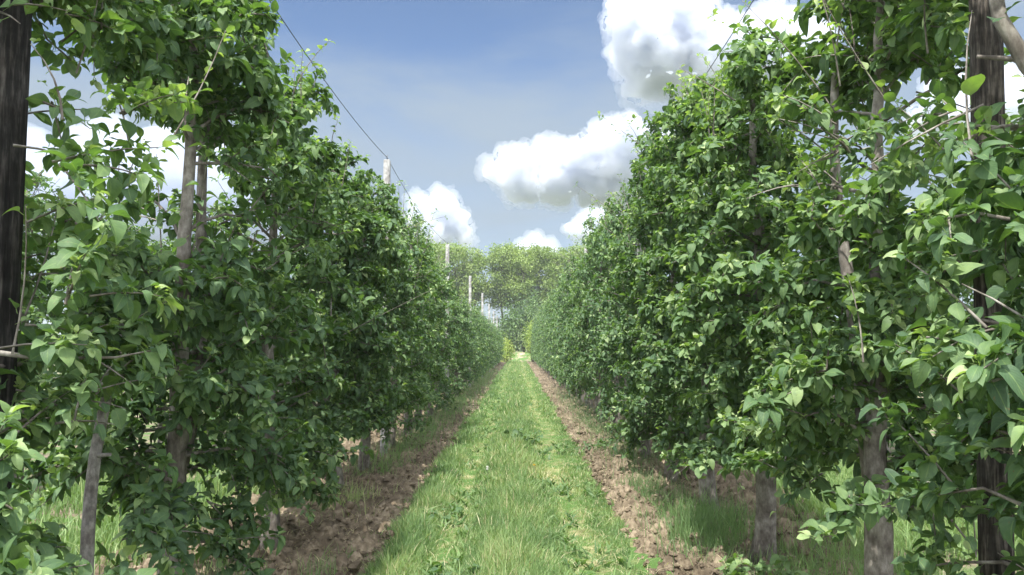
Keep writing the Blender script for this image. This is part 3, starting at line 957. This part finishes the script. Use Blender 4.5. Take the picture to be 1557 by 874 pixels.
# dandelions
def dandelion(loc, h, head, label):
    t = empty('dandelion', loc)
    tag(t, label, 'flower', 'dandelions in the path grass')
    st = Tubes(); st.add([(0, 0, -0.02), (0.01, 0, h * .6), (0.012, 0.005, h)], [0.003, 0.003, 0.0025], 5)
    link('stem', st.mesh('stem', M_stem), t)
    V, T = [], []
    n = 34
    for i in range(n):
        a = i * 2.4; e = (1.35 if head == 'yellow' else 3.0) * (i / n)
        d = np.array([math.sin(e) * math.cos(a), math.sin(e) * math.sin(a), math.cos(e)]); s = np.array([-math.sin(a), math.cos(a), 0])
        L = 0.020 if head == 'yellow' else 0.024
        b = np.array([0.012, 0.005, h]); k = len(V)
        V += [b, b + d * L + s * 0.004, b + d * L - s * 0.004]; T.append([k, k + 1, k + 2])
    nm = 'flower_head' if head == 'yellow' else 'seed_head'
    link(nm, np_mesh(nm, np.array(V), np.zeros((0, 4), int), M_yellow if head == 'yellow' else M_seed, tris=T, smooth=False), t)


dandelion((0.18, 9.45, 0), 0.22, 'yellow', 'yellow dandelion in bloom standing in the path grass')
dandelion((-0.36, 9.35, 0), 0.21, 'seed', 'white dandelion seed head in the middle of the path grass')

# ------------------------------------------------------------------ far end
def tall_tree(seed, H, crown_r, base_z):
    rng = np.random.default_rng(seed)
    w = Tubes()
    z = np.linspace(-0.1, H * 0.95, 14)
    wob = np.cumsum(rng.normal(0, 0.09, (14, 2)), 0)
    w.add(np.stack([wob[:, 0], wob[:, 1], z], -1), np.interp(z, [0, H], [0.20, 0.03]), 7, 0.1, rng)
    P, TI = [], []
    for i in range(54):
        z0 = rng.uniform(base_z - 0.8, H - 0.6)
        b = np.array([np.interp(z0, z, wob[:, 0]), np.interp(z0, z, wob[:, 1]), z0])
        a = i * 2.4; r = crown_r * rng.uniform(0.5, 1.05) * np.interp(z0, [base_z, base_z + 2, H - 2, H], [0.55, 1, 0.9, 0.45])
        tip = b + np.array([math.cos(a) * r, math.sin(a) * r, rng.uniform(0.6, 1.9)])
        m = (b + tip) / 2 + rng.normal(0, 0.12, 3)
        w.add([b, m, tip], [0.05, 0.03, 0.01], 4, cap=False)
        c = rng.normal(0, 1, (125, 3)) * np.array([0.5, 0.5, 0.42]) * rng.uniform(0.6, 1.15) + tip * 0.75 + m * 0.25
        P.append(c); TI.append(np.full(125, 0.42 + rng.normal(0, 0.14)))
    # sparse leaves lower on the stem
    for i in range(14):
        z0 = rng.uniform(1.0, base_z)
        a = rng.uniform(0, 6.28); b = np.array([np.interp(z0, z, wob[:, 0]), np.interp(z0, z, wob[:, 1]), z0])
        tip = b + np.array([math.cos(a) * 0.9, math.sin(a) * 0.9, 0.4])
        w.add([b, tip], [0.02, 0.006], 3, cap=False)
        k = int(rng.integers(30, 110))
        P.append(rng.normal(0, 0.32, (k, 3)) + tip); TI.append(np.full(k, 0.2 + rng.normal(0, 0.1)))
    P = np.concatenate(P); TI = np.clip(np.concatenate(TI) + rng.normal(0, 0.12, len(P)), 0, 1)
    n = len(P)
    nn = unit(np.array([0, 0, 0.8]) + rng.normal(0, 0.6, (n, 3)))
    d = unit(np.cross(nn, rng.normal(0, 1, (n, 3))))
    return w.mesh('trunk', M_bark_tall), build_leaves('crown', M_leaf_tall, P, d, nn, rng.uniform(0.2, 0.34, n), TI, 'far', rng, False)


tall = [tall_tree(100 + i, 13.6, 2.3, 7.2) for i in range(3)]
order = [(-12.0, 104, .98), (-9.9, 102, 1.0), (-8.0, 105, 1.03), (-5.7, 103, 0.99), (-2.1, 104, 1.01), (-0.9, 106, 1.03), (0.9, 103, 0.98), (2.7, 105, 1.0), (4.6, 103, 0.97), (6.6, 105, 0.99), (8.6, 104, 1.0)]
for i, (x, y, s) in enumerate(order):
    t = empty('tall_tree', (x, y, 0), i * 1.3)
    t.scale = (1, 1, s)
    tag(t, '%s from the left of the tall trees closing the far end' % ordinal(i).capitalize(), 'tree', 'tall trees beyond the far end of the path')
    link('trunk', tall[i % 3][0], t)
    link('crown', tall[i % 3][1], t)


def shrub(loc, rx, ry, h, n, size, mat, seed, name, label, grp=None):
    rng = np.random.default_rng(seed)
    t = empty(name, loc)
    tag(t, label, 'shrub', grp)
    w = Tubes()
    P, TI = [], []
    for i in range(16):
        a = i * 2.4; r = math.sqrt(rng.random())
        tip = np.array([rx * r * math.cos(a), ry * r * math.sin(a), h * rng.uniform(0.3, 0.95) * (1 - 0.35 * r)])
        w.add([(tip[0] * .1, tip[1] * .1, -0.05), (tip[0] * .5, tip[1] * .5, tip[2] * .55), tip], [0.04, 0.025, 0.008], 4, cap=False)
        k = n // 16
        P.append(rng.normal(0, 1, (k, 3)) * np.array([rx * .26, ry * .26, h * .12]) + tip); TI.append(np.full(k, 0.5 + rng.normal(0, 0.15)))
    P = np.concatenate(P); TI = np.clip(np.concatenate(TI) + rng.normal(0, .1, len(P)), 0, 1)
    k = P[:, 2] > 0.05; P, TI = P[k], TI[k]; m = len(P)
    nn = unit(np.array([0, 0, 0.8]) + rng.normal(0, 0.6, (m, 3)))
    d = unit(np.cross(nn, rng.normal(0, 1, (m, 3))))
    link('stems', w.mesh('stems', M_bark_tall), t)
    link('foliage', build_leaves('foliage', mat, P, d, nn, size * rng.uniform(.7, 1.2, m), TI, 'far', rng, False), t)


shrub((1.5, 80.2, 0), 0.8, 0.9, 4.2, 2800, 0.13, M_leaf_shrub, 1, 'pale_shrub', 'pale yellow-green shrub at the end of the right tree row')
shrub((-1.15, 80.2, 0), 0.75, 0.9, 2.7, 2200, 0.13, M_leaf_shrub, 2, 'pale_shrub', 'low yellow-green shrub at the end of the left tree row')
for i, (x, rx, h, lab) in enumerate(((-6.3, 2.2, 6.8, 'dark green bush under the tall trees, leftmost'), (-1.0, 1.7, 7.2, 'dark green bush under the tall trees, centred left of the pale shrub'),
                                     (1.5, 1.4, 8.8, 'tallest dark green bush under the tall trees'), (4.4, 2.6, 8.0, 'dark green bush under the tall trees, rightmost'))):
    shrub((x, 99 + i * 0.7, 0.2), rx, 1.4, h, 4200, 0.26, M_leaf_far, 10 + i, 'dark_bush', lab, 'dark bushes under the tall trees')


# ------------------------------------------------------------------ clouds
def cloud_material(name, dens, col=(0.865, 0.885, 0.925, 1)):
    m, nt = new_mat(name)
    v = N(nt, 'ShaderNodeVolumePrincipled')
    v.inputs['Color'].default_value = col
    v.inputs['Density'].default_value = dens
    v.inputs['Anisotropy'].default_value = 0.35
    out = N(nt, 'ShaderNodeOutputMaterial'); nt.links.new(v.outputs[0], out.inputs['Volume'])
    return m


M_cloud = cloud_material('cumulus', 0.075)
M_wisp = cloud_material('cloud_wisp', 0.011)
M_bank_cloud = cloud_material('thin_cloud_bank', 0.012, (0.62, 0.67, 0.78, 1))
tex_a = bpy.data.textures.new('billow_large', 'CLOUDS'); tex_a.noise_scale = 60; tex_a.noise_depth = 3; tex_a.noise_basis = 'BLENDER_ORIGINAL'
tex_b = bpy.data.textures.new('billow_small', 'CLOUDS'); tex_b.noise_scale = 26; tex_b.noise_depth = 2
tex_d = bpy.data.textures.new('ragged', 'CLOUDS'); tex_d.noise_scale = 38; tex_d.noise_depth = 4
tex_c = bpy.data.textures.new('billow_fine', 'CLOUDS'); tex_c.noise_scale = 8; tex_c.noise_depth = 2


def cloud(blobs, dist, label, seed, flat=None, fill=7, voxel=2.8, mat=None):
    rng = np.random.default_rng(seed)
    u = np.linspace(0, np.pi, 9); v = np.linspace(0, 2 * np.pi, 14, endpoint=False)
    U, Vv = np.meshgrid(u, v, indexing='ij')
    S = np.stack([np.sin(U) * np.cos(Vv), np.sin(U) * np.sin(Vv), np.cos(U)], -1).reshape(-1, 3)
    i = np.arange(8)[:, None] * 14 + np.arange(14)[None]; j = np.arange(8)[:, None] * 14 + (np.arange(14)[None] + 1) % 14
    q = np.stack([i, i + 14, j + 14, j], -1).reshape(-1, 4)
    VV, QQ, n = [], [], 0
    cen = np.mean([np.array(ray(px, py)) * dist for px, py, r in blobs], 0)
    for px, py, r in blobs:
        d = ray(px, py)
        p = np.array(d) * dist
        p[2] += EYE
        rw = r / F_PX * dist
        subs = [(p, rw)]
        for _ in range(fill):
            w = unit(rng.normal(0, 1, 3)); w[2] = abs(w[2]) * 0.8
            subs.append((p + w * rw * 0.75, rw * rng.uniform(0.35, 0.6)))
        subs.append((p + np.array([0, rw * 0.9, -0.1 * rw]), rw * 0.85))
        for c, rr in subs:
            VV.append(c + S * rr); QQ.append(q + n); n += len(S)
    V = np.concatenate(VV)
    if flat is not None:
        zf = (np.array(ray(CX, flat)) * dist)[2] + EYE
        V[:, 2] = np.where(V[:, 2] < zf, zf - (zf - V[:, 2]) * 0.12, V[:, 2])
    o0 = V.mean(0)
    o = link('cumulus_cloud', np_mesh('cumulus_cloud', V - o0, np.concatenate(QQ), mat or M_cloud), None, tuple(o0))
    tag(o, label, 'cloud', 'white cumulus clouds')
    rm = o.modifiers.new('remesh', 'REMESH'); rm.mode = 'VOXEL'; rm.voxel_size = voxel
    da = o.modifiers.new('billow', 'DISPLACE'); da.texture = tex_a; da.strength = 54; da.mid_level = 0.5; da.texture_coords = 'GLOBAL'
    db = o.modifiers.new('billow_small', 'DISPLACE'); db.texture = tex_b; db.strength = 19; db.mid_level = 0.5; db.texture_coords = 'GLOBAL'
    dc = o.modifiers.new('billow_fine', 'DISPLACE'); dc.texture = tex_c; dc.strength = 8; dc.mid_level = 0.5; dc.texture_coords = 'GLOBAL'
    # thin ragged fringe round the dense body
    w = link('wispy_fringe', o.data.copy(), o)
    w.data.materials.clear(); w.data.materials.append(M_wisp)
    rm = w.modifiers.new('remesh', 'REMESH'); rm.mode = 'VOXEL'; rm.voxel_size = voxel * 1.5
    for tx, st, ml in ((tex_a, 60, 0.35), (tex_d, 46, 0.42), (tex_c, 14, 0.5)):
        dd = w.modifiers.new('ragged', 'DISPLACE'); dd.texture = tx; dd.strength = st; dd.mid_level = ml; dd.texture_coords = 'GLOBAL'
    return o


cloud([(995, 45, 62), (1040, 20, 45), (1010, 95, 55), (960, 80, 30), (1090, 80, 55), (1060, 110, 45), (1150, 75, 40), (1200, 70, 48), (1130, 110, 40)], 1500,
      'big white cumulus cloud at the top above the right tree row', 1, flat=140)
cloud([(790, 265, 38), (760, 262, 20), (835, 248, 34), (850, 275, 35), (890, 255, 40), (940, 235, 50), (965, 210, 30), (985, 240, 45), (905, 285, 32), (960, 280, 35)], 1700,
      'long white cumulus cloud with flat grey base above the path', 2, flat=308)
cloud([(672, 318, 22), (690, 335, 22), (650, 340, 24), (705, 355, 16), (640, 310, 16), (668, 358, 24)], 2000, 'ragged white cloud beside the nearest pale concrete post', 3, flat=372)
cloud([(885, 345, 20), (910, 335, 22), (930, 345, 22), (905, 355, 20)], 2000, 'small white cloud peeking over the right row below the long cloud', 4, flat=368)
cloud([(814, 370, 14), (802, 378, 12), (828, 380, 11)], 2200, 'tiny white cloud just above the far tall trees', 5, flat=392, voxel=4)
cloud([(1450, 160, 40), (1490, 190, 60), (1520, 160, 50), (1560, 180, 60), (1430, 195, 30)], 1600, 'white cloud behind the right timber post', 6, flat=230)
cloud([(80, 320, 70), (170, 280, 75), (250, 280, 75), (330, 300, 70), (0, 300, 80), (120, 330, 70), (420, 330, 50), (220, 340, 60)], 1800,
      'broad pale cloud bank glimpsed through the left row branches', 7, flat=390, voxel=7, mat=M_bank_cloud)

# ------------------------------------------------------------------ air
def haze_box():
    x0, x1, y0, y1, z0, z1 = -3600, 3600, -500, 6600, -1.2, 16.5
    V = np.array([[x, y, z] for z in (z0, z1) for y in (y0, y1) for x in (x0, x1)], float)
    Q = [[0, 2, 3, 1], [4, 5, 7, 6], [0, 1, 5, 4], [2, 6, 7, 3], [0, 4, 6, 2], [1, 3, 7, 5]]
    m, nt = new_mat('thin_air')
    v = N(nt, 'ShaderNodeVolumePrincipled')
    v.inputs['Color'].default_value = (0.86, 0.93, 1.0, 1)
    v.inputs['Density'].default_value = 0.0006
    v.inputs['Anisotropy'].default_value = 0.2
    out = N(nt, 'ShaderNodeOutputMaterial'); nt.links.new(v.outputs[0], out.inputs['Volume'])
    o = link('haze', np_mesh('haze', V, Q, m, smooth=False))
    tag(o, 'faint pale haze softening the far end of the rows', 'haze', kind='stuff')


haze_box()

# ------------------------------------------------------------------ light and sky
TO_SUN = Vector((-0.17, -0.5, 1.0)).normalized()
elev = math.asin(TO_SUN.z)
sun_d = bpy.data.lights.new('sun', 'SUN')
sun = bpy.data.objects.new('sun', sun_d)
C.objects.link(sun)
sun_d.energy = 2.35
sun_d.angle = R(0.53)
sun_d.color = (1.0, 0.955, 0.88)
sun.rotation_euler = TO_SUN.to_track_quat('Z', 'Y').to_euler()

world = bpy.data.worlds.new('World')
scene.world = world
world.use_nodes = True
nt = world.node_tree
nt.nodes.clear()
sky = N(nt, 'ShaderNodeTexSky')
sky.sky_type = 'NISHITA'
sky.sun_disc = False
sky.sun_elevation = elev
sky.sun_rotation = math.atan2(TO_SUN.x, TO_SUN.y)
sky.air_density = 0.82
sky.dust_density = 0.8
sky.altitude = 1200
sky.ozone_density = 1.0
# thin high cirrus: real streaks in the sky's own directions
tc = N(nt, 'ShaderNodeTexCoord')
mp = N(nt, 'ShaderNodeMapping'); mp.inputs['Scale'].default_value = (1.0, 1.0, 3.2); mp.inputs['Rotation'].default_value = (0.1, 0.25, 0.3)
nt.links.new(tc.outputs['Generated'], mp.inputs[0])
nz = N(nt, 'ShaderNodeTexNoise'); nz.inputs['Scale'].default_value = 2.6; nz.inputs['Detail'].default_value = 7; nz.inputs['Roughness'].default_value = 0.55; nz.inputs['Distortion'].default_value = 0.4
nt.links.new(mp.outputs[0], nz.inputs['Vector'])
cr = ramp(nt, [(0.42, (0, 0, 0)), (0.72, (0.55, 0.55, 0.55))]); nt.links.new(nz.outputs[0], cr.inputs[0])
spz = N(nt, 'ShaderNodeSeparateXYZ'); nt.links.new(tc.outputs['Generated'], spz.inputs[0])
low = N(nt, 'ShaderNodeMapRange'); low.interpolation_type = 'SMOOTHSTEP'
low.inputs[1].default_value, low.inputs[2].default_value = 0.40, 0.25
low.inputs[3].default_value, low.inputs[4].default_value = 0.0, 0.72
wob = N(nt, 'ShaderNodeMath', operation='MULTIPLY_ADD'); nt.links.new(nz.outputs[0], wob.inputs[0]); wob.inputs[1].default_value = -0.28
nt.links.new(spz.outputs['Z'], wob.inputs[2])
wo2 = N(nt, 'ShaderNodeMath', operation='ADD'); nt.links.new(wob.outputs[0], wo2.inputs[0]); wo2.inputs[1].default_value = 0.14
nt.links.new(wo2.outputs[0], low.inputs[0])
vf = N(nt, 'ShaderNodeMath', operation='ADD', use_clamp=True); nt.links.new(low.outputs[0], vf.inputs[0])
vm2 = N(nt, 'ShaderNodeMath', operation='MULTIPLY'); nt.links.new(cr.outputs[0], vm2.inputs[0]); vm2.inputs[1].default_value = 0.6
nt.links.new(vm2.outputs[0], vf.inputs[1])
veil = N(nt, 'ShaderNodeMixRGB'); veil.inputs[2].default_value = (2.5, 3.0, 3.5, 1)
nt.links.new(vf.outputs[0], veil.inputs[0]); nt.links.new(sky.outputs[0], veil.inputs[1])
# broken bright cloud cover, unseen, added overhead and behind the viewer to fill shadows
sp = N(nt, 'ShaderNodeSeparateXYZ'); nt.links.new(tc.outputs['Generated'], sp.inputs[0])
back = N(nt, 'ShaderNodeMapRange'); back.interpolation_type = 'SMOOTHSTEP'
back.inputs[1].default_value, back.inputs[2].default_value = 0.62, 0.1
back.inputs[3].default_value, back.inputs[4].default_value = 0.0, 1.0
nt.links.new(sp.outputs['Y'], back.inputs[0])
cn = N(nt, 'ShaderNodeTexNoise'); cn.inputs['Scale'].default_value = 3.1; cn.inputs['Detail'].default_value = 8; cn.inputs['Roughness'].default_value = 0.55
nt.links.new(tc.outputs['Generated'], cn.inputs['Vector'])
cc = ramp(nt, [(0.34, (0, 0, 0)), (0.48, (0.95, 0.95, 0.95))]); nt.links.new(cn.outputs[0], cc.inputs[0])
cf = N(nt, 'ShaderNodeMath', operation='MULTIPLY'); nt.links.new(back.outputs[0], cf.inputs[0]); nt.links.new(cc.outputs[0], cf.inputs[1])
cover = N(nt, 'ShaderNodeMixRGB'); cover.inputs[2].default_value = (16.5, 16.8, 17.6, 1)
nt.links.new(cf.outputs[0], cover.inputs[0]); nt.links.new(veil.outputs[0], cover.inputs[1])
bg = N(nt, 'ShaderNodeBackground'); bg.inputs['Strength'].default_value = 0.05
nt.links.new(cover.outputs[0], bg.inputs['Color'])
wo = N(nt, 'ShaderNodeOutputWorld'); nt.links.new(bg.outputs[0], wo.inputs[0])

# ------------------------------------------------------------------ render settings
scene.render.engine = 'CYCLES'
cy = scene.cycles
cy.max_bounces = 24
cy.diffuse_bounces = 4
cy.glossy_bounces = 2
cy.transmission_bounces = 5
cy.transparent_max_bounces = 8
cy.volume_bounces = 20; cy.sample_clamp_direct = 4
cy.use_denoising = True
cy.use_adaptive_sampling = True
cy.adaptive_threshold = 0.015
cy.sample_clamp_indirect = 6
vs = scene.view_settings
vs.view_transform = 'Standard'
vs.look = 'None'
vs.gamma = 1
vs.exposure = 1.95
vs.use_curve_mapping = False
